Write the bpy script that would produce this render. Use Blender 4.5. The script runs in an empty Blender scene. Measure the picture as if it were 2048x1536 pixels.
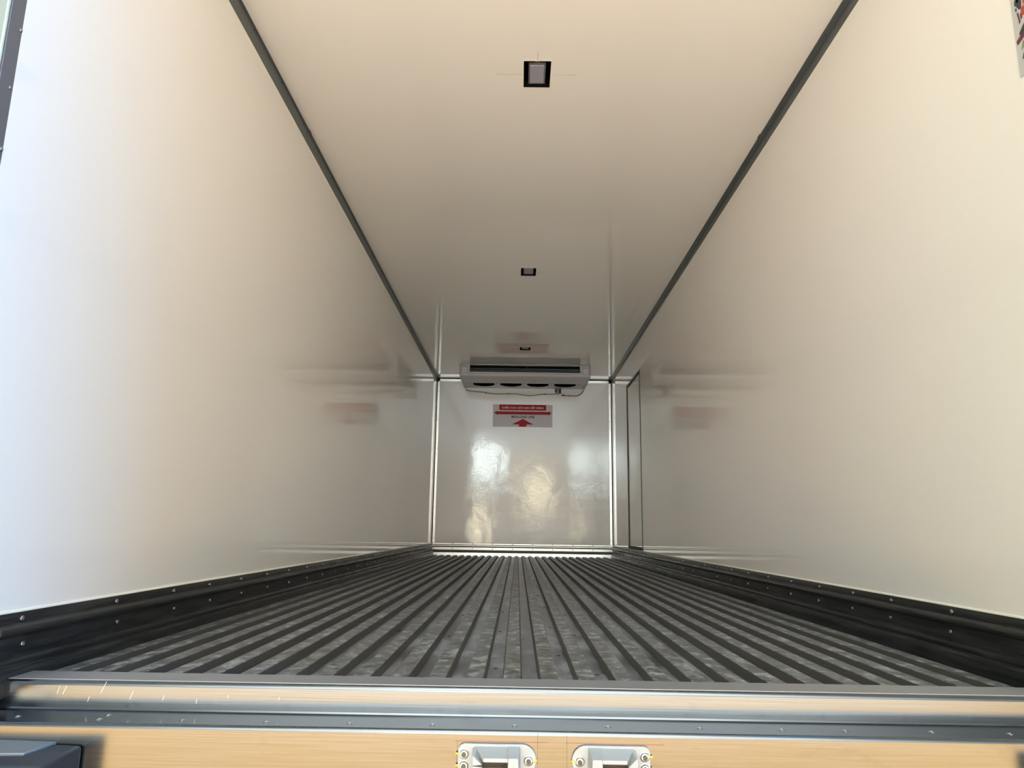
import bpy, bmesh, math, random
from mathutils import Vector, Matrix
random.seed(7)
sc = bpy.context.scene
col = sc.collection

# ------------------------------------------------------------------ camera
W, H, D, YR = 2.25, 2.224, 9.228, 1.365        # inner width, height, far wall, rear edge of the walls
w = W / 2
F_PX, PITCH, YAW, ROLL, CX, CZ = 1461.742, 0.195924, 0.010177, 0.015201, -0.063054, 0.32201
def cam_dir(X, U, F):
    c, s = math.cos(ROLL), math.sin(ROLL); x = c*X - s*U; up = s*X + c*U
    c, s = math.cos(PITCH), math.sin(PITCH); y = c*F - s*up; z = s*F + c*up
    c, s = math.cos(YAW), math.sin(YAW)
    return Vector((c*x - s*y, s*x + c*y, z))
cam_data = bpy.data.cameras.new('camera')
cam = bpy.data.objects.new('camera', cam_data); col.objects.link(cam)
r_, u_, f_ = cam_dir(1, 0, 0), cam_dir(0, 1, 0), cam_dir(0, 0, 1)
M = Matrix.Identity(4)
for i in range(3):
    M[i][0], M[i][1], M[i][2] = r_[i], u_[i], -f_[i]
M[0][3], M[1][3], M[2][3] = CX, 0.0, CZ
cam.matrix_world = M
cam_data.sensor_width = 36; cam_data.lens = F_PX / 2048 * 36
cam_data.clip_start = 0.02; cam_data.clip_end = 400
sc.camera = cam

# ------------------------------------------------------------------ view, light paths
sc.view_settings.view_transform = 'Standard'
sc.view_settings.look = 'None'
sc.view_settings.gamma = 1
sc.view_settings.use_curve_mapping = False
sc.view_settings.exposure = 0.80
sc.cycles.use_denoising = True
sc.cycles.max_bounces = 14
sc.cycles.diffuse_bounces = 9
sc.cycles.glossy_bounces = 8
sc.cycles.sample_clamp_indirect = 12
sc.cycles.caustics_reflective = True

# ------------------------------------------------------------------ sky
world = bpy.data.worlds.new('sky'); sc.world = world; world.use_nodes = True
nt = world.node_tree; nt.nodes.clear()
def wn(t, **k):
    n = nt.nodes.new(t)
    for a, b in k.items(): setattr(n, a, b)
    return n
tc = wn('ShaderNodeTexCoord'); sep = wn('ShaderNodeSeparateXYZ')
nt.links.new(tc.outputs['Generated'], sep.inputs[0])
def wmath(op, a, b=None, c=None):
    n = wn('ShaderNodeMath', operation=op)
    for i, v in enumerate((a, b, c)):
        if v is None: continue
        if isinstance(v, (int, float)): n.inputs[i].default_value = v
        else: nt.links.new(v, n.inputs[i])
    return n.outputs[0]
def wstep(v, lo, hi):
    n = wn('ShaderNodeMapRange', interpolation_type='SMOOTHSTEP')
    nt.links.new(v, n.inputs['Value']); n.inputs['From Min'].default_value = lo; n.inputs['From Max'].default_value = hi
    return n.outputs['Result']
def wmix(fac, a, b):
    n = wn('ShaderNodeMix', data_type='RGBA')
    if isinstance(fac, (int, float)): n.inputs[0].default_value = fac
    else: nt.links.new(fac, n.inputs[0])
    for i, v in ((6, a), (7, b)):
        if isinstance(v, tuple): n.inputs[i].default_value = (*v, 1)
        else: nt.links.new(v, n.inputs[i])
    return n.outputs[2]
X, Y, Z = sep.outputs
az = wmath('ARCTAN2', X, wmath('MULTIPLY', Y, -1))      # 0 = straight behind the camera, + = to the right
el = wmath('ARCSINE', Z)
def patch(a0, a1, e0, e1, soft=0.012):                  # a bright gap in the cloud, in degrees
    a0, a1, e0, e1 = [math.radians(v) for v in (a0, a1, e0, e1)]
    p = wmath('MULTIPLY', wstep(az, a0 - soft, a0 + soft), wstep(az, a1 + soft, a1 - soft))
    q = wmath('MULTIPLY', wstep(el, e0 - soft, e0 + soft), wstep(el, e1 + soft, e1 - soft))
    return wmath('MULTIPLY', p, q)
SKY_HI, SKY_LO, SKY_LEFT, SKY_RIGHT = (3.4, 3.5, 3.5), (1.95, 1.72, 1.55), (.18, .36, .12), (.16, 1.8, 4.4)
c = wmix(wstep(el, 0.10, 0.26), SKY_LO, SKY_HI)
c = wmix(wstep(wmath('ABSOLUTE', az), .25, .62), c, (.40, .43, .42))
c = wmix(wstep(az, -0.5, -1.25), c, SKY_LEFT)
c = wmix(wstep(az, 1.14, 1.28), c, SKY_RIGHT)
c = wmix(patch(-8.6, -1.3, 4.4, 6.2, .016), c, (21, 24.5, 24))
c = wmix(patch(0.3, 2.6, 2.1, 3.8), c, (17, 15, 10))
c = wmix(patch(-4.2, -2.6, -1.2, 1.0), c, (20, 17.5, 12))
c = wmix(wstep(Y, 0.0, 0.22), c, wmix(wstep(el, 0.0, 0.6), (.60, .66, .68), (.26, .40, .58)))   # sky ahead of the truck
bg = wn('ShaderNodeBackground'); nt.links.new(c, bg.inputs[0]); bg.inputs[1].default_value = 1.0
wo = wn('ShaderNodeOutputWorld'); nt.links.new(bg.outputs[0], wo.inputs[0])
world.cycles.sampling_method = 'MANUAL'; world.cycles.sample_map_resolution = 1024

def light(name, kind, loc, direction, **k):
    d = bpy.data.lights.new(name, kind); o = bpy.data.objects.new(name, d); col.objects.link(o)
    o.location = loc; o.rotation_euler = Vector(direction).to_track_quat('-Z', 'Y').to_euler()
    for a, b in k.items(): setattr(d, a, b)
    return o
sun = light('sun', 'SUN', (0, 0, 8), (0.25, -0.62, -0.78), energy=22.0, angle=0.01, color=(1, 0.95, 0.87))
portal = light('sky_portal', 'AREA', (0, YR - 0.08, 1.05), (0, 1, 0), shape='RECTANGLE', size=2.7, size_y=2.75, energy=0)
portal.data.cycles.is_portal = True

# ------------------------------------------------------------------ mesh helpers
class MB:
    def __init__(s): s.v = []; s.f = []; s.m = []
    def add(s, vs, fs, m=0):
        b = len(s.v); s.v += [tuple(x) for x in vs]
        for f in fs: s.f.append(tuple(b + i for i in f)); s.m.append(m)
        return s
    def box(s, x0, x1, y0, y1, z0, z1, m=0):
        vs = [(x, y, z) for x in (x0, x1) for y in (y0, y1) for z in (z0, z1)]
        return s.add(vs, [(0,1,3,2),(4,6,7,5),(0,4,5,1),(2,3,7,6),(0,2,6,4),(1,5,7,3)], m)
    def sweep(s, prof, ax, a, b, close=True, caps=True, m=0):
        """prof: list of 2D points swept along axis ax from a to b (remaining axes in xyz order)."""
        n = len(prof)
        def P(p, t):
            q = list(p); q.insert(ax, t); return q
        vs = [P(p, a) for p in prof] + [P(p, b) for p in prof]
        fs = [(i, (i+1) % n, n + (i+1) % n, n + i) for i in range(n if close else n-1)]
        if caps: fs += [tuple(range(n)), tuple(range(2*n-1, n-1, -1))]
        return s.add(vs, fs, m)
    def cyl(s, c, r, h, ax=2, n=20, r2=None, m=0):
        r2 = r if r2 is None else r2; vs = []
        for t, rr in ((0, r), (h, r2)):
            for i in range(n):
                a = 2*math.pi*i/n; q = [rr*math.cos(a), rr*math.sin(a)]; q.insert(ax, t)
                vs.append([c[k] + q[k] for k in range(3)])
        fs = [(i, (i+1) % n, n + (i+1) % n, n + i) for i in range(n)] + [tuple(range(n)), tuple(range(2*n-1, n-1, -1))]
        return s.add(vs, fs, m)
    def lathe(s, c, prof, ax=1, n=24, m=0):
        vs = []
        for r, t in prof:
            for i in range(n):
                a = 2*math.pi*i/n; q = [r*math.cos(a), r*math.sin(a)]; q.insert(ax, t)
                vs.append([c[k] + q[k] for k in range(3)])
        fs = []
        for j in range(len(prof)-1):
            fs += [(j*n+i, j*n+(i+1) % n, (j+1)*n+(i+1) % n, (j+1)*n+i) for i in range(n)]
        fs += [tuple(range(n)), tuple(range(len(vs)-1, len(vs)-1-n, -1))]
        return s.add(vs, fs, m)
    def tube(s, pts, r, n=8, m=0):
        pts = [Vector(p) for p in pts]; rings = []
        for i, p in enumerate(pts):
            d = (pts[min(i+1, len(pts)-1)] - pts[max(i-1, 0)]).normalized()
            a = d.cross(Vector((0, 0, 1)))
            if a.length < .01: a = d.cross(Vector((0, 1, 0)))
            a.normalize(); b = d.cross(a)
            rings.append([p + r*(math.cos(2*math.pi*k/n)*a + math.sin(2*math.pi*k/n)*b) for k in range(n)])
        vs = [v for ring in rings for v in ring]
        fs = [(i*n+k, i*n+(k+1) % n, (i+1)*n+(k+1) % n, (i+1)*n+k) for i in range(len(pts)-1) for k in range(n)]
        fs += [tuple(range(n)), tuple(range(len(vs)-1, len(vs)-1-n, -1))]
        return s.add(vs, fs, m)
    def build(s, name, mats, parent=None, bevel=0, seg=2, smooth=False, loc=None, recalc=True):
        me = bpy.data.meshes.new(name); 
        if loc is not None: s.v = [tuple(a - b for a, b in zip(v, loc)) for v in s.v]
        me.from_pydata(s.v, [], s.f)
        if not isinstance(mats, (list, tuple)): mats = [mats]
        for x in mats: me.materials.append(x)
        me.polygons.foreach_set('material_index', s.m)
        if recalc:
            bm = bmesh.new(); bm.from_mesh(me); bmesh.ops.recalc_face_normals(bm, faces=bm.faces); bm.to_mesh(me); bm.free()
        o = bpy.data.objects.new(name, me); col.objects.link(o)
        if loc is not None: o.location = loc
        if parent is not None:
            o.parent = parent
            if loc is None and parent.type == 'EMPTY': o.location = -Vector(parent.location)
        if bevel:
            b = o.modifiers.new('bevel', 'BEVEL'); b.width = bevel; b.segments = seg; b.limit_method = 'ANGLE'; b.angle_limit = math.radians(40)
            b.harden_normals = False
        if smooth or bevel: 
            for p in me.polygons: p.use_smooth = True
            if smooth: 
                pass
            try: me.set_sharp_from_angle(angle=math.radians(35))
            except Exception: pass
        return o
def thing(name, label, cat, loc=(0, 0, 0), group=None):
    o = bpy.data.objects.new(name, None); col.objects.link(o); o.location = loc
    o.empty_display_size = .05
    return tag(o, label, cat, group)
def tag(o, label=None, cat=None, group=None, kind=None):
    if label: o['label'] = label
    if cat: o['category'] = cat
    if group: o['group'] = group
    if kind: o['kind'] = kind
    return o
def struct(o, label=None): return tag(o, label, kind='structure')

# ------------------------------------------------------------------ materials
def mat(name, base, rough=.5, metal=0., spec=.5, **k):
    m = bpy.data.materials.new(name); m.use_nodes = True
    b = m.node_tree.nodes['Principled BSDF']
    b.inputs['Base Color'].default_value = (*base, 1); b.inputs['Roughness'].default_value = rough
    b.inputs['Metallic'].default_value = metal; b.inputs['Specular IOR Level'].default_value = spec
    for a, v in k.items(): b.inputs[a.replace('_', ' ')].default_value = v
    return m
def nodes(m): return m.node_tree, m.node_tree.nodes['Principled BSDF']
def noise(nt, scale, stretch=(1, 1, 1), detail=3, rough=.5, off=(0, 0, 0)):
    t = nt.nodes.new('ShaderNodeTexCoord'); mp = nt.nodes.new('ShaderNodeMapping'); n = nt.nodes.new('ShaderNodeTexNoise')
    mp.inputs['Scale'].default_value = stretch; mp.inputs['Location'].default_value = off
    n.inputs['Scale'].default_value = scale; n.inputs['Detail'].default_value = detail; n.inputs['Roughness'].default_value = rough
    nt.links.new(t.outputs['Object'], mp.inputs[0]); nt.links.new(mp.outputs[0], n.inputs[0]); return n.outputs[0]
def ramp(nt, fac, stops):
    r = nt.nodes.new('ShaderNodeValToRGB'); nt.links.new(fac, r.inputs[0])
    e = r.color_ramp.elements
    while len(e) < len(stops): e.new(.5)
    for x, (p, c_) in zip(e, stops):
        x.position = p; x.color = (*c_, 1) if len(c_) == 3 else c_
    return r.outputs[0]
def mixc(nt, fac, a, b, mode='MIX'):
    n = nt.nodes.new('ShaderNodeMix'); n.data_type = 'RGBA'; n.blend_type = mode
    if isinstance(fac, (int, float)): n.inputs[0].default_value = fac
    else: nt.links.new(fac, n.inputs[0])
    for i, v in ((6, a), (7, b)):
        if isinstance(v, tuple): n.inputs[i].default_value = (*v, 1)
        else: nt.links.new(v, n.inputs[i])
    return n.outputs[2]
def bump(nt, b, h, strength, dist):
    n = nt.nodes.new('ShaderNodeBump'); n.inputs['Strength'].default_value = strength; n.inputs['Distance'].default_value = dist
    nt.links.new(h, n.inputs['Height']); nt.links.new(n.outputs[0], b.inputs['Normal']); return n

def frp(name, base=(.88, .856, .803), fine=(1, 1, 1), rough=.06, st=.12, spec=.9, ns=60, big=6.0):
    m = mat(name, base, rough, spec=spec); nt, b = nodes(m)
    n1 = noise(nt, ns, fine, 2); n2 = noise(nt, 5, (1, 1, 1), 1)
    a = nt.nodes.new('ShaderNodeMath'); a.operation = 'MULTIPLY_ADD'; a.inputs[1].default_value = big
    nt.links.new(n2, a.inputs[0]); nt.links.new(n1, a.inputs[2])
    if st: bump(nt, b, a.outputs[0], st, .0012)
    return m
FRP_SIDE = frp('gelcoat_panel_side', fine=(1, .35, 1), rough=.04, st=.008)
FRP_BACK = frp('gelcoat_panel_front', fine=(.6, 1, 1.6), rough=.055, st=.30, spec=.5, ns=60, big=4.0)
FRP_CEIL = frp('gelcoat_panel_ceiling', fine=(1, .5, 1), rough=.015, st=0)

def brushed(name, base, rough, st=.15, marks=True):
    m = mat(name, base, rough, 1.0); nt, b = nodes(m)
    n = noise(nt, 14, (.35, 30, 30), 5, .6)
    c_ = ramp(nt, n, [(.3, tuple(v*.80 for v in base)), (.7, base)])
    if marks:
        s = noise(nt, 9, (1.2, 2.5, 2.5), 5, .7, (3, 1, 2))
        c_ = mixc(nt, ramp(nt, s, [(.58, (0, 0, 0)), (.72, (.5, .5, .5))]), c_, tuple(v*.72 for v in base))
    nt.links.new(c_, b.inputs['Base Color'])
    r = nt.nodes.new('ShaderNodeMapRange'); nt.links.new(n, r.inputs[0]); r.inputs['To Min'].default_value = rough - .06; r.inputs['To Max'].default_value = rough + .08
    nt.links.new(r.outputs[0], b.inputs['Roughness'])
    bump(nt, b, n, st, .0006)
    return m
ALU = brushed('brushed_aluminium', (.165, .182, .190), .17, .05)
ALU_CLEAN = mat('mill_aluminium', (.50, .50, .475), .30, 1.0)
STEEL = mat('stainless_edge', (.80, .84, .84), .18, 1.0)
POST = mat('grey_post_profile', (.17, .175, .19), .42, .55)
TRIM = mat('dark_cove_profile', (.115, .13, .132), .38, .35)
PALE_EDGE = mat('pale_edge', (.82, .80, .70), .45)
GASKET = mat('dark_gasket', (.03, .03, .028), .6)
ZINC = mat('cast_zinc', (.36, .37, .36), .42, .25); nt_, b_ = nodes(ZINC)
bump(nt_, b_, noise(nt_, 160, (1, 1, 1), 4), .35, .0008)
BOLT = mat('bolt_steel', (.45, .45, .44), .22, 1.0)
HEX = mat('bolt_socket', (.10, .10, .09), .5, .8)
YELLOW = mat('yellow_paint_mark', (.62, .50, .04), .6)
REDPEN = mat('red_scribe_line', (.42, .10, .07), .7)
PENCIL = mat('pencil_line', (.34, .31, .29), .7)
RUBBER = mat('black_rubber', (.018, .022, .028), .42); nt_, b_ = nodes(RUBBER)
bump(nt_, b_, noise(nt_, 45, (1, 1, 1), 3), .25, .001)
BUMP_TOP = mat('lit_bumper_top', (.17, .19, .20), .5, .5)  # grey tone stands for light falling on the bumper top
BLACK = mat('black_plastic', (.012, .013, .014), .35)
VOID = mat('dark_cavity', (.006, .006, .006), 1.0, 0, 0)  # matte black stands in for the shade inside recesses and openings
CASING = mat('white_grey_casing', (.46, .435, .44), .32)
CAS_LT = mat('pale_end_cap', (.60, .57, .575), .35)
SLAT = mat('louver_blade', (.10, .12, .13), .3, .4)
SLATB = mat('bright_louver_lip', (.92, .91, .88), .3, 0)
CABLE = mat('grey_cable', (.25, .22, .18), .5)
RED = mat('sign_red', (.42, .004, .010), .35, 0, .15)
SIGNW = mat('sign_white', (.66, .615, .635), .3, 0, .25)
INK = mat('sign_dark_ink', (.06, .03, .025), .5)
WHITE = mat('white_lettering', (.90, .86, .84), .4)
LAMP = mat('lamp_lens', (.30, .31, .37), .3)
LAMPF = mat('lamp_frame', (.38, .39, .38), .3, .7)
FAINT = mat('faint_lettering', (.80, .72, .72), .4)

def rail_mat():
    m = mat('dark_scuff_rail', (.03, .033, .036), .36, .35); nt, b = nodes(m)
    n = noise(nt, 10, (4, .6, 10), 5, .6)
    nt.links.new(ramp(nt, n, [(.42, (.016, .018, .020)), (.72, (.055, .055, .052))]), b.inputs['Base Color'])
    nt.links.new(ramp(nt, n, [(.4, (.30, .30, .30)), (.75, (.55, .55, .55))]), b.inputs['Roughness'])
    return m
RAIL = rail_mat()
def floor_mats():
    m = mat('worn_rib_top', (.1, .1, .1), .42, .55); nt, b = nodes(m)
    n = noise(nt, 16, (1.5, 1.1, 1), 8, .68); n2 = noise(nt, 55, (.5, 2.2, 1), 5, .7, (4, 0, 0)); n3 = noise(nt, 1.6, (1, .8, 1), 3, .5, (9, 2, 0))
    c1 = ramp(nt, n, [(.36, (.034, .036, .037)), (.47, (.095, .10, .103)), (.54, (.19, .203, .21)), (.61, (.47, .52, .54))])
    c2 = ramp(nt, n2, [(.40, (.02, .018, .016)), (.49, (.095, .098, .098)), (.58, (.40, .435, .445))])
    cc = mixc(nt, .45, c1, c2)
    rust = ramp(nt, n3, [(.52, (0, 0, 0)), (.70, (.35, .35, .35))])
    cc = mixc(nt, rust, cc, (.11, .085, .055))
    nt.links.new(cc, b.inputs['Base Color'])
    nt.links.new(ramp(nt, n2, [(.3, (.30, .30, .30)), (.7, (.62, .62, .62))]), b.inputs['Roughness'])
    bump(nt, b, n2, .5, .0012)
    v = mat('floor_channel', (.09, .09, .09), .38, .45); nt, b = nodes(v)
    n = noise(nt, 7, (2, .7, 1), 7, .62, (2, 5, 0)); n2 = noise(nt, 1.3, (1, .7, 1), 3, .5, (1, 7, 3))
    c1 = ramp(nt, n, [(.38, (.062, .068, .077)), (.50, (.145, .157, .175)), (.60, (.27, .295, .32))])
    c1 = mixc(nt, ramp(nt, n2, [(.48, (0, 0, 0)), (.66, (.6, .6, .6))]), c1, (.095, .08, .062))
    nt.links.new(c1, b.inputs['Base Color'])
    nt.links.new(ramp(nt, n, [(.3, (.26, .26, .26)), (.75, (.5, .5, .5))]), b.inputs['Roughness'])
    return m, v
RIBTOP, CHANNEL = floor_mats()
SIDE_DK = mat('rib_flank_shade', (.085, .085, .08), .5, .3)  # rib sides coloured darker to stand for their shadow
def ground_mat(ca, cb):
    m = mat('bounce_ground', (.55, .38, .20), .8); nt, b = nodes(m)
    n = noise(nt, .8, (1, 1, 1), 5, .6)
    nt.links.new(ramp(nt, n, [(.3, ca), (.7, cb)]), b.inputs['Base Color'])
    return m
GROUND_PALE = ground_mat((.67, .73, .77), (.74, .80, .83)); GROUND_ORANGE = ground_mat((.50, .275, .09), (.60, .34, .12)); GROUND_DARK = ground_mat((.15, .15, .15), (.19, .19, .18))  # unseen ground, tones picked for the light they bounce into the box

# ------------------------------------------------------------------ unseen ground behind the truck, zones shaped to steer and tint bounce light
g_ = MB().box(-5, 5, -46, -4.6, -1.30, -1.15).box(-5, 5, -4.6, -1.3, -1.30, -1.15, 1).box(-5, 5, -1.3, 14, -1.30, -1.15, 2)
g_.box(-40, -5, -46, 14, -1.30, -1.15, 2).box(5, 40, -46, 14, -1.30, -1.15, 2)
struct(g_.build('ground', [GROUND_PALE, GROUND_ORANGE, GROUND_DARK]))

# ------------------------------------------------------------------ box shell
def slab(name, ax, a0, a1, us, vs, holes, m):
    """plate across axis ax between a0,a1; us, vs: cut lists of the two other axes; holes: cells (i,j) left open"""
    mb = MB(); nu, nv = len(us), len(vs)
    def P(i, j, t):
        q = [us[i], vs[j]]; q.insert(ax, t); return q
    idx = {}
    for t in (0, 1):
        for i in range(nu):
            for j in range(nv): idx[(i, j, t)] = len(mb.v); mb.v.append(tuple(P(i, j, (a0, a1)[t])))
    solid = {(i, j) for i in range(nu-1) for j in range(nv-1)} - set(holes)
    for (i, j) in solid:
        for t in (0, 1): mb.f.append((idx[i,j,t], idx[i+1,j,t], idx[i+1,j+1,t], idx[i,j+1,t])); mb.m.append(0)
        for (di, dj, e) in ((-1, 0, ((i, j), (i, j+1))), (1, 0, ((i+1, j), (i+1, j+1))), (0, -1, ((i, j), (i+1, j))), (0, 1, ((i, j+1), (i+1, j+1)))):
            if (i+di, j+dj) not in solid:
                (a, b), (c_, d) = e
                mb.f.append((idx[a,b,0], idx[c_,d,0], idx[c_,d,1], idx[a,b,1])); mb.m.append(0)
    return struct(mb.build(name, m))
T = .08
slab('wall_left', 0, -w - T, -w, [YR, D], [-.03, H], [], FRP_SIDE)
slab('wall_right', 0, w, w + T, [YR, 7.075, 7.945, D], [-.03, .152, 1.878, H], [(1, 1)], FRP_SIDE)
slab('wall_back', 1, D, D + T, [-w - T, w + T], [-.03, H], [], FRP_BACK)
LIGHTS = [(-.066, .053, 2.708, 2.893), (-.062, .049, 5.154, 5.327), (-.066, .047, 7.553, 7.702)]
ycuts = [YR]; 
for l in LIGHTS: ycuts += [l[2], l[3]]
ycuts += [D + T]
slab('ceiling', 2, H, H + T, [-w - T, -.062, .052, w + T], ycuts, [(1, 1), (1, 3), (1, 5)], FRP_CEIL)

# side door in the right wall
dr = MB().box(w + .004, w + .07, 7.090, 7.930, .168, 1.862).build('door_1', FRP_SIDE, bevel=.002); struct(dr, 'plain side door set flush in the right wall')
g = MB()
for (y0, y1, z0, z1) in ((7.075, 7.090, .152, 1.878), (7.930, 7.945, .152, 1.878), (7.090, 7.930, 1.862, 1.878)):
    g.box(w - .0045, w + .05, y0, y1, z0, z1)
g.build('door_gasket', GASKET, dr)
MB().box(w - .010, w + .05, 7.078, 7.945, .140, .168).build('door_bottom_gasket', GASKET, dr)
g = MB()
g.box(w - .0035, w - .0005, 7.062, 7.956, 1.878, 1.892); g.box(w - .0035, w - .0005, 7.062, 7.075, .152, 1.878)
g.build('door_frame', TRIM, dr)

# floor: ribs swept along the box
PITCHX, X0, ZV = .0830, .0125, -.022
YF0, YF1 = 1.638, 9.215
fl = MB()
edges = []
xs = [(-w, ZV)]
n0, n1 = -13, 12
for n in range(n0, n1 + 1):
    c_ = X0 + n * PITCHX
    xs += [(c_ - .0230, ZV), (c_ - .0195, -.0012), (c_ - .0180, 0), (c_ + .0180, 0), (c_ + .0195, -.0012), (c_ + .0230, ZV)]
xs.append((w, ZV))
vs = []; 
for t in (YF0, YF1): vs += [(x, t, z) for x, z in xs]
N = len(xs)
fs, ms = [], []
for i in range(N - 1):
    (xa, za), (xb, zb) = xs[i], xs[i+1]
    m = 0 if (za > -.002 and zb > -.002) else (1 if za == zb else 2)
    fs.append((i, i+1, N+i+1, N+i)); ms.append(m)
fl.v = vs; fl.f = fs; fl.m = ms
fl.sweep([(-w, ZV - .001), (w, ZV - .001), (w, -.06), (-w, -.06)], 1, YF0, YF1, m=1)
floor = struct(fl.build('floor', [RIBTOP, CHANNEL, SIDE_DK], recalc=False))
# closed rib ends: rear lip plate shuts them, the far ends run under the front rail
for (n, ph) in ((-8, .1), (-6, .25), (-4, 0), (-2, .12), (0, .3), (1, .05), (3, .2), (5, .1), (7, .28)):
    for k in range(9):
        y = 1.85 + ph + k * .62 + random.uniform(-.04, .04)
        if y > 6.6: break
        x = X0 + (n + .5) * PITCHX + random.uniform(-.008, .008)
        MB().lathe((x, y, ZV), [(.0058, 0), (.0058, .0006), (.004, .0012), (.002, .0004)], ax=2, n=10).build('screw', GASKET, floor)

# scuff rails along the sides
def rail_profile(sg):
    pts = [(0, .134), (.010, .134), (.012, .130), (.012, .113), (.020, .110), (.027, .105), (.029, .099), (.026, .093), (.016, .088), (.013, .084),
           (.013, .053), (.020, .049), (.029, .045), (.032, .039), (.031, .032), (.028, .028), (.029, .024), (.035, .020), (.036, .014), (.036, -.026), (0, -.026)]
    return [(sg * (w - d), z) for d, z in pts]
def screw_head(parent, c, ax, sgn, r=.0065, name='screw', h=1.0):
    m = MB()
    m.lathe(c, [(r, 0), (r, sgn*.0012*h), (r*.8, sgn*.0030*h), (r*.45, sgn*.0034*h), (r*.40, sgn*.0016*h)], ax=ax, n=14)
    return m.build(name, BOLT, parent, smooth=True)
for sg, nm in ((-1, 'baseboard_left'), (1, 'baseboard_right')):
    ra = struct(MB().sweep(rail_profile(sg), 1, 1.532, D - .004).build(nm, RAIL, smooth=True))
    for z, d in ((.1205, .0122), (.0675, .0132)):
        y = 1.612 if sg < 0 else 1.69
        k = 0
        while y < D - .1 and k < 26:
            screw_head(ra, (sg * (w - d), y + (.012 if z < .1 else 0), z), 0, -sg); k += 1
            y += (.374, .325, .265, .29)[k-1] if k <= 4 else .295
    MB().sweep([(sg*w, .134), (sg*(w-.006), .134), (sg*(w-.0045), .1375), (sg*w, .139)], 1, YR, D).build('edge_bead', PALE_EDGE, ra)  # pale bead put in for the bright halo along the rail top
# front rail on the far wall
prof = [(D, .146), (D-.008, .146), (D-.010, .142), (D-.010, .127), (D-.004, .124), (D-.014, .121), (D-.018, .117), (D-.018, .109), (D-.012, .106), (D-.006, .103), (D-.006, .097),
        (D-.014, .093), (D-.014, .063), (D-.006, .059), (D-.006, .054), (D-.016, .051), (D-.018, .046), (D-.016, .041), (D-.006, .038), (D-.006, .033), (D-.018, .030), (D-.020, -.012), (D, -.012)]
bb = struct(MB().sweep(prof, 0, -w + .014, w - .014).build('baseboard_back', ALU_CLEAN))
for k in range(8):
    x = -.86 + k * .247
    for z, yy in ((.136, D - .0102), (.079, D - .0142)):
        MB().lathe((x, yy, z), [(.006, 0), (.006, -.001), (.004, -.0025)], ax=1, n=10).build('screw', HEX, bb)
g = MB()
for z in (.100, .0565, .0355): g.box(-w + .016, w - .016, D - .0072, D - .0061, z - .0028, z + .0028)
g.build('groove_shade', GASKET, bb)  # dark strips laid in the grooves as painted crease shade
# corner and ceiling trims at the far wall
def corner_trim(n, sg):
    t = MB()
    a, b = sorted((sg*w, sg*(w - .042)))
    t.box(a, b, D - .004, D, .146, H - .002)
    a, b = sorted((sg*w, sg*(w - .004)))
    t.box(a, b, D - .045, D - .004, .135, H - .002)
    o = struct(t.build('trim_%d' % n, ALU_CLEAN, bevel=.001))
    a, b = sorted((sg*(w - .0042), sg*(w - .014)))
    MB().sweep([(sg*(w-.004), D-.014), (sg*(w-.004), D-.004), (sg*(w-.014), D-.004)], 2, .147, H - .003).build('edge_bead', GASKET, o)
    for k in range(6):
        z = .20 + k * .37
        MB().lathe((sg*(w - .030), D - .0042, z), [(.0045, 0), (.0045, -.001), (.003, -.002)], ax=1, n=10).build('rivet', HEX, o)
        MB().lathe((sg*(w - .0042), D - .028, z), [(.0045, 0), (.0045, -sg*.001), (.003, -sg*.002)], ax=0, n=10).build('rivet', HEX, o)
corner_trim(1, -1); corner_trim(2, 1)
t = MB().box(-w + .004, w - .004, D - .004, D, H - .048, H); t.box(-w + .004, w - .004, D - .045, D - .004, H - .004, H)
o = struct(t.build('trim_3', ALU_CLEAN, bevel=.001))
MB().sweep([(D-.016, H-.004), (D-.004, H-.004), (D-.004, H-.016)], 0, -w+.01, w-.01).build('edge_bead', GASKET, o)
# dark cove trims between side walls and ceiling
def cove(sg, n):
    a, b = (.012, .060) if sg < 0 else (.026, .046)     # leg on the ceiling, leg on the wall
    pr = [(0, 0), (a + .006, 0), (a + .006, -.003), (a - .002, -.004), (a*.55, -.010), (.0085, -.012), (.0075, -.016), (.010, -.020), (.0075, -b*.55), (.004, -b + .004), (.003, -b), (0, -b)]
    o = struct(MB().sweep([(sg*(w - x), H + z) for x, z in pr], 1, YR, D - .005).build('trim_%d' % n, TRIM))
    j = MB(); k = 1.12
    j.sweep([(sg*(w - max(x, .0005)*k - .0012), H + min(z, -.0005)*1.02 - .0010) for x, z in pr[1:-1]] + [(sg*(w-.0005), H-.0005)], 1, 3.255, 3.290)
    j.build('joint_cover', TRIM, o)
    MB().sweep([(sg*w, H-b), (sg*(w-.0035), H-b), (sg*w, H-b-.007)], 1, YR, D-.05).build('edge_bead', PALE_EDGE, o)  # pale bead imitating a bright halo line under the cove
    for k2 in range(20):
        y = 2.52 + k2 * .34
        if y > D - .2: break
        MB().lathe((sg*(w - a*.75), y, H - .0065), [(.004, 0), (.004, -.0014), (.002, -.0022)], ax=2, n=8).build('rivet', HEX, o)
cove(-1, 4); cove(1, 5)

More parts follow.
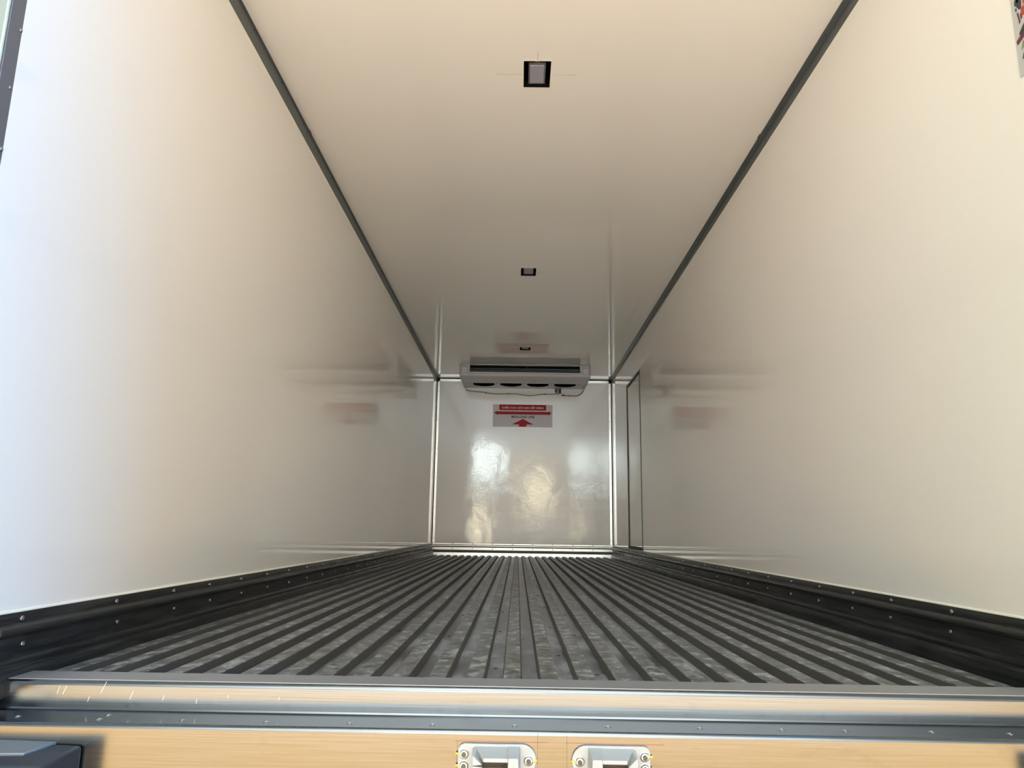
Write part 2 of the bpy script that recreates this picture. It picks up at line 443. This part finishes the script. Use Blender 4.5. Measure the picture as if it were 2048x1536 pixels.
# ------------------------------------------------------------------ rear threshold
YL, YB, ZC, ZL = 1.5505, 1.4506, -.0443, .010
def rnd(cx, cz, r, a0, a1, n=8):
    return [(cx + r*math.cos(math.radians(a0 + (a1-a0)*i/n)), cz + r*math.sin(math.radians(a0 + (a1-a0)*i/n))) for i in range(n+1)]
sill = thing('threshold', 'stepped brushed aluminium threshold across the rear opening, in front of the ribbed floor', 'threshold', (0, 1.55, -.3))
pr = [(1.640, -.030), (1.640, ZL)] + rnd(YL + .009, ZL - .009, .009, 90, 180) + [(YL, ZC + .004)] + [(YL - .002, ZC + .0008), (YL - .005, ZC)] + rnd(YB + .0075, ZC - .0075, .0075, 90, 180) + [(YB, -.30), (1.60, -.30), (1.640, -.28)]
o = MB().sweep(pr, 0, -w - .08, w + .08).build('stepped_plate', ALU, sill)
MB().box(-w - .07, w + .07, 1.560, 1.6395, ZL, ZL + .0012).build('top_strip', mat('dull_top_strip', (.30, .31, .32), .45, .7), sill)
for (x, y) in (((a + .063)*.969 - .063, b*.969) for a, b in ((-1.046, 1.538), (-.878, 1.560), (-.878, 1.528), (-.715, 1.530), (-.55, 1.53), (-.386, 1.530), (-.224, 1.532), (-.063, 1.536), (.12, 1.54), (.30, 1.54), (.46, 1.54), (.584, 1.541), (.755, 1.545), (.904, 1.540))):
    screw_head(sill, (x, y, ZC), 2, 1, .0062, 'rivet', .35)
SCR = mat('bare_metal_scratch', (.95, .90, .82), .5, .6)
for (px, pz, L, dx) in ((-1.01, -.018, .014, .004), (-.998, -.018, .016, .006), (-.945, -.035, .010, .003), (-.92, -.012, .022, .010), (-.858, -.026, .016, .006), (-.79, -.030, .010, .003), (-.72, -.036, .008, .001), (-.655, -.025, .006, 0), (-.55, -.028, .006, .001)):
    px = (px + .063)*.969 - .063; pz = .322 - (.322 - pz)*.969
    sc_ = MB()
    sc_.add([(px - .0004, YL - .0003, pz - L/2), (px + .0004, YL - .0003, pz - L/2), (px + dx + .0004, YL - .0003, pz + L/2), (px + dx - .0004, YL - .0003, pz + L/2)], [(0, 1, 2, 3)])
    sc_.build('scratch', SCR, sill)
def line(mb, x0, z0, x1, z1, t=.0009, y=None):
    x0, x1 = [(v + .063)*.969 - .063 for v in (x0, x1)]; z0, z1 = [.322 - (.322 - v)*.969 for v in (z0, z1)]
    y = YB - .0004 if y is None else y
    d = Vector((x1 - x0, 0, z1 - z0)).normalized(); n = Vector((-d.z, 0, d.x)) * t / 2
    a, b = Vector((x0, y, z0)), Vector((x1, y, z1))
    mb.add([a - n, b - n, b + n, a + n], [(0, 1, 2, 3)])
for a in ((-.176, -.0755, .0, -.0757), (.034, -.0757, .222, -.0762)):
    rl = MB(); line(rl, *a); rl.build('red_scribe_line', REDPEN, sill)
for a in ((.0365, -.062, .0365, -.14), (-.172, -.0765, -.172, -.14), (-.019, -.060, -.019, -.14)):
    rl = MB(); line(rl, *a, .0006); rl.build('scribed_line', HEX, sill)

# rear posts
def post(sg, label):
    p = thing('door_post', label, 'door post', (sg*w, 1.34, 0))
    a, b = sorted((sg*w, sg*(w + .012)))
    MB().box(a, b, 1.326, YR, .0, 2.32).build('inner_face', POST, p, bevel=.001)
    MB().box(a, b, 1.326, 1.45, -.066, -.001).build('added_reflector', STEEL, p, bevel=.001)  # unseen steel block added to brighten the reflection at the threshold end
    a, b = sorted((sg*(w + .001), sg*(w + .11)))
    MB().box(a, b, 1.318, 1.326, -.30, 2.34).build('rear_face', STEEL, p, bevel=.003, seg=3)
    a, b = sorted((sg*(w + .081), sg*(w + .11)))
    MB().box(a, b, 1.326, 1.60, -.30, 2.34).build('outer_face', STEEL, p)
    for k in range(15):
        z = .111 + k * .1364
        MB().lathe((sg*w, 1.3565 if k % 2 == 0 else 1.3600, z), [(.0045, 0), (.0045, -sg*.001), (.003, -sg*.0026)], ax=0, n=12).build('rivet', BOLT, p, smooth=True)
post(-1, 'grey riveted metal door post edging the left wall at the rear opening')
post(1, 'grey riveted metal door post edging the right wall at the rear opening')
# rear header above the opening
o = MB().box(-w, w, 1.319, YR, H, 2.34).build('trim_6', STEEL); struct(o)

# ------------------------------------------------------------------ door keepers on the threshold
def keeper(name, xc, mirror, label):
    """xc: centre; built with the single bolt on the right; mirror flips it."""
    s = -1 if mirror else 1
    k = thing(name, label, 'door keeper', (xc, YB, -.0925), 'door keepers on the rear threshold')
    zc, hw, hh = -.0925, .0722, .0269
    def Xs(x): return xc + s * x
    def poly(pts, y0, y1, mb=None):
        mb = mb or MB(); return mb.sweep_y([(Xs(a), zc + b) for a, b in pts], y0, y1)
    out = [(-hw + .012, hh)] + [(hw - hh + hh*math.sin(math.radians(a)), hh*math.cos(math.radians(a))) for a in range(0, 181, 15)] + \
          [(-hw + .012 - .012*math.sin(math.radians(a)), -hh + .012 - .012*math.cos(math.radians(a))) for a in range(0, 91, 15)] + \
          [(-hw + .012 - .012*math.cos(math.radians(a)), hh - .012 + .012*math.sin(math.radians(a))) for a in range(0, 91, 15)]
    def prism(pts, y0, y1, m=None):
        m = m or MB(); n = len(pts)
        vs = [(Xs(a), y0, zc + b) for a, b in pts] + [(Xs(a), y1, zc + b) for a, b in pts]
        return m.add(vs, [tuple(range(n)), tuple(range(2*n-1, n-1, -1))] + [(i, (i+1) % n, n+(i+1) % n, n+i) for i in range(n)])
    prism(out, YB - .006, YB).build('base_plate', ZINC, k, bevel=.0015, seg=2)
    # sloping shelf between the lugs
    def hull(pts8, nm, m=ZINC, bv=.0012):
        MB().add([(Xs(a), y, z) for a, y, z in pts8], [(0,1,2,3), (4,7,6,5), (0,4,5,1), (1,5,6,2), (2,6,7,3), (3,7,4,0)]).build(nm, m, k, bevel=bv)
    ys, yf = YB - .005, YB - .045
    for sgn_, nm, z_in, z_fr in ((1, 'cradle_shelf', zc + hh - .004, zc + .013), (-1, 'cradle_shelf', zc - hh + .004, zc - .013)):
        t = .0085 * -sgn_
        hull([(-.042, ys, z_in), (.030, ys, z_in), (.021, yf, z_fr), (-.024, yf, z_fr),
              (-.042, ys, z_in + t), (.030, ys, z_in + t), (.021, yf, z_fr + t*.8), (-.024, yf, z_fr + t*.8)], nm)
    # bevelled guide lug on the two-bolt side
    for sgn_ in (1, -1):
        z0, z1, z2 = zc + sgn_*.021, zc + sgn_*.0165, zc
        hull([(-.045, ys, z0), (-.036, ys, z0), (-.026, ys, z2), (-.045, ys, z2),
              (-.0435, yf, z1), (-.0415, yf, z1), (-.0255, yf, z2 + sgn_*.002), (-.0435, yf, z2)], 'guide_lug')
    # square lug beside the single bolt
    hull([(.018, ys, zc + .0235), (.042, ys, zc + .0235), (.043, ys, zc - .0235), (.018, ys, zc - .0235),
          (.0205, yf - .006, zc + .0150), (.0385, yf - .006, zc + .0150), (.0400, yf - .006, zc - .0150), (.0195, yf - .006, zc - .0150)], 'lug')
    MB().box(min(Xs(-.034), Xs(.019)), max(Xs(-.034), Xs(.019)), YB - .0085, YB - .0055, zc - .012, zc + .010).build('recess', mat('brown_recess', (.20, .14, .09), .6, .3), k)
    for (bx, bz, side) in ((-.0610, .0100, -1), (-.0610, -.0100, -1), (.0575, .0000, 1)):
        c0 = (Xs(bx), YB - .006, zc + bz)
        b = MB().lathe(c0, [(.0092, 0), (.0092, -.0008), (.0076, -.0012), (.0074, -.0052), (.0066, -.0064), (.0044, -.0066), (.0040, -.0030)], ax=1, n=24).build('bolt', BOLT, k, smooth=True)
        hx = MB().cyl((c0[0], c0[1] - .0072, c0[2]), .0040, .0010, ax=1, n=6).build('hex_socket', HEX, b)
        MB().box(min(c0[0] + s*side*.0075, c0[0] + s*side*.0150), max(c0[0] + s*side*.0075, c0[0] + s*side*.0150), YB - .0072, YB - .0058, c0[2] - .0013, c0[2] + .0013).build('paint_mark', YELLOW, k)
    return k
keeper('door_keeper', -.0945, False, 'cast metal door keeper with its single bolt on the right, left one of the pair')
keeper('door_keeper', .1139, True, 'cast metal door keeper with its single bolt on the left, right one of the pair')

# ------------------------------------------------------------------ rubber bumpers
def bumper(sg, label):
    b = thing('dock_bumper', label, 'bumper', (sg*1.06, YB, -.2), 'dock bumpers')
    xi, xo = (.860 if sg < 0 else .905), 1.20
    def PX(x): return sg * x
    m = MB()
    y0, y1 = YB, YB - .105
    pts = [(xi, y0, -.081), (xo, y0, -.073), (xo, y1, -.092), (xi + .012, y1, -.089)]
    vs = [(PX(x), y, z) for x, y, z in pts] + [(PX(x), y, -.29) for x, y, z in pts]
    m.add(vs, [(0,1,2,3), (4,7,6,5), (0,4,5,1), (1,5,6,2), (2,6,7,3), (3,7,4,0)])
    m.build('block', RUBBER, b, bevel=.008, seg=4)
    n = MB(); vs = [(PX(xi + .05), y0, -.0760), (PX(xo), y0, -.0705), (PX(xo), y0 - .07, -.0830), (PX(xi + .075), y0 - .055, -.0815)]
    n.add(vs + [(x, y, z - .006) for x, y, z in vs], [(0,1,2,3), (4,7,6,5), (0,4,5,1), (1,5,6,2), (2,6,7,3), (3,7,4,0)])
    n.build('top_plate', BUMP_TOP, b, bevel=.0015)
bumper(-1, 'black rubber bumper with a lighter grey top at the left end of the threshold')
bumper(1, 'black rubber bumper with a lighter grey top at the right end of the threshold')

# ------------------------------------------------------------------ recessed ceiling lights
def ceiling_light(rect, label):
    x0, x1, y0, y1 = rect; x0, x1 = -.062, .052
    t = thing('ceiling_light', label, 'light', ((x0+x1)/2, (y0+y1)/2, H), 'recessed ceiling lights')
    d = .060
    b = MB()
    b.box(x0, x0+.002, y0, y1, H+.001, H+d); b.box(x1-.002, x1, y0, y1, H+.001, H+d)
    b.box(x0, x1, y0, y0+.002, H+.001, H+d); b.box(x0, x1, y1-.002, y1, H+.001, H+d); b.box(x0, x1, y0, y1, H+d, H+d+.003)
    b.build('recess_box', VOID, t)
    cx, cy = (x0+x1)/2, (y0+y1)/2 
    a, c_ = .036, (y1 - y0 - .047) / 2
    yc = cy; cy = (y0 + .035 + y1 - .012) / 2
    MB().box(cx-a, cx+a, cy-c_, cy+c_, H+.016, H+d).build('lamp_body', BLACK, t, bevel=.004)
    f = MB()
    f.box(cx-a, cx-a+.006, cy-c_, cy+c_, H+.010, H+.017); f.box(cx+a-.006, cx+a, cy-c_, cy+c_, H+.010, H+.017)
    f.box(cx-a+.006, cx+a-.006, cy-c_, cy-c_+.007, H+.010, H+.017); f.box(cx-a+.006, cx+a-.006, cy+c_-.007, cy+c_, H+.010, H+.017)
    f.build('lens_frame', LAMPF, t)
    MB().box(cx-a+.006, cx+a-.006, cy-c_+.007, cy+c_-.007, H+.008, H+.015).build('lens', LAMP, t, bevel=.002)
    MB().box(cx-.010, cx+.010, y0, cy-c_, H+.020, H+.026).build('spring_clip', LAMPF, t)
    MB().box(cx-.010, cx+.010, cy+c_, y1, H+.020, H+.026).build('spring_clip', LAMPF, t)
    e = MB(); q = .0045
    for (a0, a1, b0, b1) in ((x0-q, x0, y0-q, y1+q), (x1, x1+q, y0-q, y1+q), (x0, x1, y0-q, y0), (x0, x1, y1, y1+q)):
        e.box(a0, a1, b0, b1, H-.0006, H+.001)
    e.build('cut_edge', PALE_EDGE, t)
    L = .115 if y0 < 3 else .085
    for b4 in ((x0-L, x0-q, yc-.0007, yc+.0007), (x1+q, x1+L, yc-.0007, yc+.0007), (cx-.0008, cx+.0008, y0-.055, y0-q)):
        MB().box(*b4, H-.0004, H+.0002).build('pencil_line', PENCIL, t)
ceiling_light(LIGHTS[0], 'square dark recessed ceiling light nearest the rear opening, the largest of the three')
ceiling_light(LIGHTS[1], 'small recessed ceiling light midway along the ceiling, middle of the three')
ceiling_light(LIGHTS[2], 'tiny recessed ceiling light farthest in, just before the cooling unit')

# ------------------------------------------------------------------ cooling unit
EX0, EX1, EY0, EY1, EZB = -.767, .772, 8.420, 9.215, 2.083
ev = thing('cooling_unit', 'long grey-white evaporator cooling unit hung under the ceiling at the far wall', 'cooling unit', (0, 8.8, 2.09))
YS = 8.84           # step in the underside
pr = [(EY0 + .012, H - .002), (EY0, 2.200), (EY0 - .006, 2.112), (EY0 - .004, EZB + .006), (EY0 + .006, EZB)]
pr += [(YS - .006, EZB), (YS, EZB + .004), (YS, EZB + .016), (EY1, EZB + .012), (EY1, H - .002)]
# casing with side walls; outlet slot left open at the front
c_ = MB()
sx0, sx1 = -.650, .652
c_.sweep(pr, 0, EX0 + .012, sx0 - .012); c_.sweep(pr, 0, sx1 + .012, EX1 - .012)
fr = [(EY0 + .006, 2.131), (EY0 - .006, 2.122), (EY0 - .006, 2.106), (EY0 - .004, EZB + .006), (EY0 + .006, EZB), (YS - .006, EZB), (YS, EZB + .004), (YS, EZB + .016), (EY1, EZB + .012), (EY1, 2.131)]
c_.sweep(fr, 0, sx0 - .012, sx1 + .012)
c_.build('casing', CASING, ev)
MB().box(EX0 + .02, EX1 - .02, EY0 + .11, EY1, 2.128, H - .001).build('inner_duct', VOID, ev)
for sg, xa, xb in ((-1, EX0, EX0 + .014), (1, EX1 - .014, EX1)):
    MB().sweep([(EY0 + .004, H - .002), (EY0 - .010, 2.196), (EY0 - .012, EZB + .004), (EY0 + .004, EZB - .004), (EY1, EZB + .002), (EY1, H - .002)], 0, xa, xb).build('side_panel', CASING, ev, bevel=.004)
for xa, xb in ((EX0 + .026, EX0 + .084), (EX1 - .084, EX1 - .026)):
    MB().box(xa, xb, EY0 - .012, EY0 - .003, 2.118, 2.186).build('end_cap', CAS_LT, ev, bevel=.002)
for xa, xb in ((EX0 + .014, sx0 - .012), (sx1 + .012, EX1 - .014)):
    MB().box(xa, xb, EY0 - .012, EY0 + .02, 2.193, 2.222).build('mounting_bracket', CASING, ev, bevel=.003)
MB().sweep([(EY0 - .016, EZB + .022), (EY0 - .004, EZB + .024), (EY0 - .004, EZB - .002), (EY0 - .010, EZB - .002), (EY0 - .018, EZB + .008)], 0, EX0 + .014, EX1 - .014).build('lower_lip', CAS_LT, ev, smooth=True)
f = MB(); 
f.box(sx0 - .012, sx0, EY0 - .010, EY0 + .1, 2.128, 2.222); f.box(sx1, sx1 + .012, EY0 - .010, EY0 + .1, 2.128, 2.222)
f.box(sx0 - .012, sx1 + .012, EY0 - .010, EY0 + .02, 2.124, 2.1335)
f.build('outlet_frame', mat('outlet_frame_grey', (.62, .63, .62), .3), ev, bevel=.002)
gr = MB().box(sx0, sx1, EY0 + .06, EY0 + .065, 2.134, 2.222).build('outlet_grille', VOID, ev)
MB().box(sx0, sx1, EY0 - .013, EY0 - .004, 2.2170, 2.2205).build('louver_lip', SLATB, gr)
for k, z in enumerate((2.178, 2.162, 2.147)):
    MB().box(sx0, sx1, EY0 + .006, EY0 + .030, z, z + .0022).build('slat', SLAT, gr)
for x in (0.03,):
    MB().box(x - .0015, x + .0015, EY0 + .004, EY0 + .010, 2.134, 2.214).build('slat_divider', SLAT, gr)
for x in (-.505, -.168, .169, .506):
    fan = MB().lathe((x, 8.952, EZB + .0165), [(.148, .001), (.148, -.004), (.138, -.004), (.134, .002)], ax=2, n=40).build('fan_guard_ring', CASING, ev, smooth=True)
    MB().cyl((x, 8.952, EZB + .0095), .136, .002, ax=2, n=40).build('fan_opening', VOID, fan)  # solid black disc painted in place of a shaded hole
    bl = MB()
    for j in range(5):
        a = j*math.tau/5
        bl.add([(x + .03*math.cos(a), 8.952 + .03*math.sin(a), EZB+.0090), (x + .12*math.cos(a), 8.952 + .12*math.sin(a), EZB+.0088), (x + .12*math.cos(a+.7), 8.952 + .12*math.sin(a+.7), EZB+.0093), (x + .03*math.cos(a+.9), 8.952 + .03*math.sin(a+.9), EZB+.0093)], [(0, 1, 2, 3)])
    bl.build('fan_blade', VOID, fan)
for x in (-.68, .675, -.337, 0, .337):
    MB().lathe((x, 8.90, EZB + .015), [(.012, 0), (.012, -.003), (.006, -.006)], ax=2, n=10).build('screw', HEX, ev)

def text(body, size, mt, name, parent, origin, right, up, width=None, off=0, ext=.0004):
    cu = bpy.data.curves.new(name, 'FONT'); cu.body = body; cu.size = size; cu.align_x = 'CENTER'; cu.align_y = 'CENTER'; cu.extrude = ext; cu.offset = off
    to = bpy.data.objects.new(name, cu); col.objects.link(to)
    dg = bpy.context.evaluated_depsgraph_get(); dg.update()
    me = bpy.data.meshes.new_from_object(to.evaluated_get(dg)); bpy.data.objects.remove(to); bpy.data.curves.remove(cu)
    xs_ = [v.co.x for v in me.vertices]; sw = (max(xs_) - min(xs_)) or 1
    kx = (width / sw) if width else 1
    R, U = Vector(right), Vector(up); Nn = R.cross(U); O = Vector(origin) - (parent.location if parent.type == 'EMPTY' else Vector())
    for v in me.vertices: v.co = O + R*(v.co.x*kx) + U*v.co.y + Nn*v.co.z
    me.materials.clear(); me.materials.append(mt)
    o = bpy.data.objects.new(name, me); col.objects.link(o); o.parent = parent
    return o
text('THERMAL MASTER', .032, FAINT, 'lettering', ev, (0, 8.775, EZB - .0004), (1, 0, 0), (0, 1, 0), width=.40)

# loose wiring below the unit
def smooth_pts(P, n=8):
    P = [Vector(p) for p in P]; out = []
    for i in range(len(P)-1):
        p0, p1, p2, p3 = P[max(i-1, 0)], P[i], P[i+1], P[min(i+2, len(P)-1)]
        for k in range(n):
            t = k/n
            out.append(.5*((2*p1) + (-p0+p2)*t + (2*p0-5*p1+4*p2-p3)*t*t + (-p0+3*p1-3*p2+p3)*t**3))
    return out + [P[-1]]
ca = MB().tube(smooth_pts([(-.737, 9.219, 2.079), (-.739, 9.216, 2.064), (-.65, 9.215, 2.050), (-.533, 9.216, 2.040), (-.46, 9.216, 2.028), (-.372, 9.216, 2.018), (-.25, 9.216, 2.022), (-.116, 9.216, 2.025), (-.02, 9.216, 2.012), (.089, 9.216, 2.003), (.18, 9.216, 2.016), (.267, 9.216, 2.024), (.36, 9.216, 2.025), (.446, 9.210, 2.026)]), .0055).build('power_cable', CABLE, smooth=True)
tag(ca, 'long wavy grey cable clipped under the left part of the cooling unit', 'cable')
for x, z in ((-.49, 2.033), (-.20, 2.024), (.267, 2.024)):
    MB().box(x-.004, x+.004, 9.206, D, z-.010, z+.008).build('clip', BLACK, ca)
cb = MB().tube(smooth_pts([(.754, 9.219, 2.077), (.753, 9.216, 2.062), (.735, 9.212, 2.040), (.69, 9.214, 2.012), (.651, 9.214, 2.006), (.58, 9.214, 2.008), (.52, 9.214, 2.008), (.485, 9.214, 2.012)]), .0065).build('power_cable', CABLE, smooth=True)
tag(cb, 'short curved grey cable under the right end of the cooling unit', 'cable')
MB().cyl((.478, 9.214, 2.0125), .009, .045, ax=0, n=12).build('cable_end', BLACK, cb, smooth=True)
MB().box(.573, .580, 9.206, D, 1.998, 2.014).build('clip', BLACK, cb)
cn = thing('wire_connector', 'black wiring connector hanging below the cooling unit between the two cables', 'connector', (.43, 9.2, 2.09))
MB().box(.395, .410, 9.195, D, 2.045, 2.100).build('plug', BLACK, cn, bevel=.002)
MB().box(.414, .428, 9.197, D, 2.040, 2.100).build('plug', BLACK, cn, bevel=.002)
MB().box(.440, .474, 9.190, D, 2.034, 2.108).build('socket', BLACK, cn, bevel=.003)

# ------------------------------------------------------------------ max load sign
sg = thing('load_limit_sign', 'white and red MAX.LOAD LINE sign on the far wall below the cooling unit', 'sign', (-.015, D, 1.74))
SX0, SX1, SZ0, SZ1 = -.396, .365, 1.598, 1.885
MB().box(SX0, SX1, D - .003, D, SZ0, SZ1).build('panel', SIGNW, sg)
def flat(pts, y, m, name, par, th=.0008):
    n = len(pts)
    vs = [(x, y, z) for x, z in pts] + [(x, y + th, z) for x, z in pts]
    return MB().add(vs, [tuple(range(n)), tuple(range(2*n-1, n-1, -1))] + [(i, (i+1) % n, n+(i+1) % n, n+i) for i in range(n)]).build(name, m, par)
sw_, sh_ = SX1 - SX0, SZ1 - SZ0
def S(u, v): return (SX0 + u*sw_, SZ1 - v*sh_)       # 0..1 across, 0..1 down
cnr = [S(.895 - .018 + .018*math.cos(math.radians(a)), .255 - .06 + .06*math.sin(math.radians(a))) for a in range(0, 91, 18)]
cnl = [S(.108 + .018 - .018*math.sin(math.radians(a)), .255 - .06 + .06*math.cos(math.radians(a))) for a in range(0, 91, 18)]
flat([S(.108, .004), S(.895, .004)] + cnr + cnl, D - .0038, RED, 'red_banner', sg)
flat([S(.018, .375), S(.078, .285), S(.078, .315), S(.932, .315), S(.932, .285), S(.985, .375), S(.932, .475), S(.932, .445), S(.078, .445), S(.078, .475)], D - .0038, RED, 'double_arrow', sg)
flat([S(.505, .64), S(.685, .89), S(.565, .89), S(.565, .99), S(.440, .99), S(.440, .89), S(.325, .89)], D - .0038, RED, 'up_arrow', sg)
text('CHIỀU CAO GIỚI HẠN XẾP HÀNG', .034, WHITE, 'lettering', sg, (S(.5, .13)[0], D - .0046, S(.5, .15)[1]), (1, 0, 0), (0, 0, 1), width=sw_*.70, off=.0004)
text('MAX.LOAD LINE', .044, INK, 'lettering', sg, (S(.505, .55)[0], D - .0036, S(.5, .555)[1]), (1, 0, 0), (0, 0, 1), width=sw_*.385, off=.0014)

# ------------------------------------------------------------------ picture notice on the right wall near the opening
nb = thing('wall_notice', 'pale picture notice with red and black drawings high on the right wall by the opening', 'notice', (w, 1.48, 1.55))
MB().sweep([(1.578, 1.397), (1.385, 1.36), (1.385, 1.86), (1.578, 1.86)], 0, w - .0015, w).build('sheet', mat('notice_sheet', (.52, .53, .52), .4), nb)
def npoly(pts, m, name):
    n = len(pts); vs = [(w - .0022, y, z) for y, z in pts] + [(w - .0014, y, z) for y, z in pts]
    MB().add(vs, [tuple(range(n)), tuple(range(2*n-1, n-1, -1))] + [(i, (i+1) % n, n+(i+1) % n, n+i) for i in range(n)]).build(name, m, nb)
P_WH = mat('print_white', (.8, .82, .80), .5); P_RED = mat('print_red', (.40, .07, .05), .5); P_DK = mat('print_dark', (.04, .045, .05), .5); P_MAR = mat('print_maroon', (.13, .03, .05), .5); P_OL = mat('print_olive', (.25, .24, .12), .5)
npoly([(1.565, 1.592), (1.556, 1.602), (1.546, 1.600), (1.543, 1.575), (1.546, 1.560), (1.553, 1.562), (1.560, 1.574), (1.566, 1.582)], P_DK, 'drawing')
npoly([(1.559, 1.590), (1.553, 1.597), (1.551, 1.585), (1.556, 1.580)], P_WH, 'drawing')
npoly([(1.540, 1.620), (1.500, 1.640), (1.500, 1.560), (1.538, 1.566)], P_RED, 'drawing')
npoly([(1.566, 1.571), (1.562, 1.573), (1.560, 1.566), (1.564, 1.563)], P_DK, 'drawing')
npoly([(1.562, 1.557), (1.557, 1.558), (1.553, 1.530), (1.558, 1.526), (1.559, 1.542)], P_MAR, 'drawing')
npoly([(1.552, 1.548), (1.547, 1.551), (1.546, 1.536), (1.551, 1.533)], P_MAR, 'drawing')
npoly([(1.548, 1.560), (1.536, 1.564), (1.536, 1.538), (1.547, 1.540)], P_RED, 'drawing')
npoly([(1.562, 1.504), (1.549, 1.515), (1.500, 1.545), (1.500, 1.525), (1.550, 1.499), (1.560, 1.497)], P_DK, 'drawing')
npoly([(1.574, 1.490), (1.551, 1.501), (1.500, 1.530), (1.500, 1.515), (1.552, 1.485), (1.572, 1.479)], P_MAR, 'drawing')
npoly([(1.562, 1.460), (1.554, 1.478), (1.545, 1.480), (1.552, 1.462)], P_OL, 'lettering')
npoly([(1.562, 1.436), (1.556, 1.449), (1.546, 1.452), (1.552, 1.434)], P_DK, 'lettering')
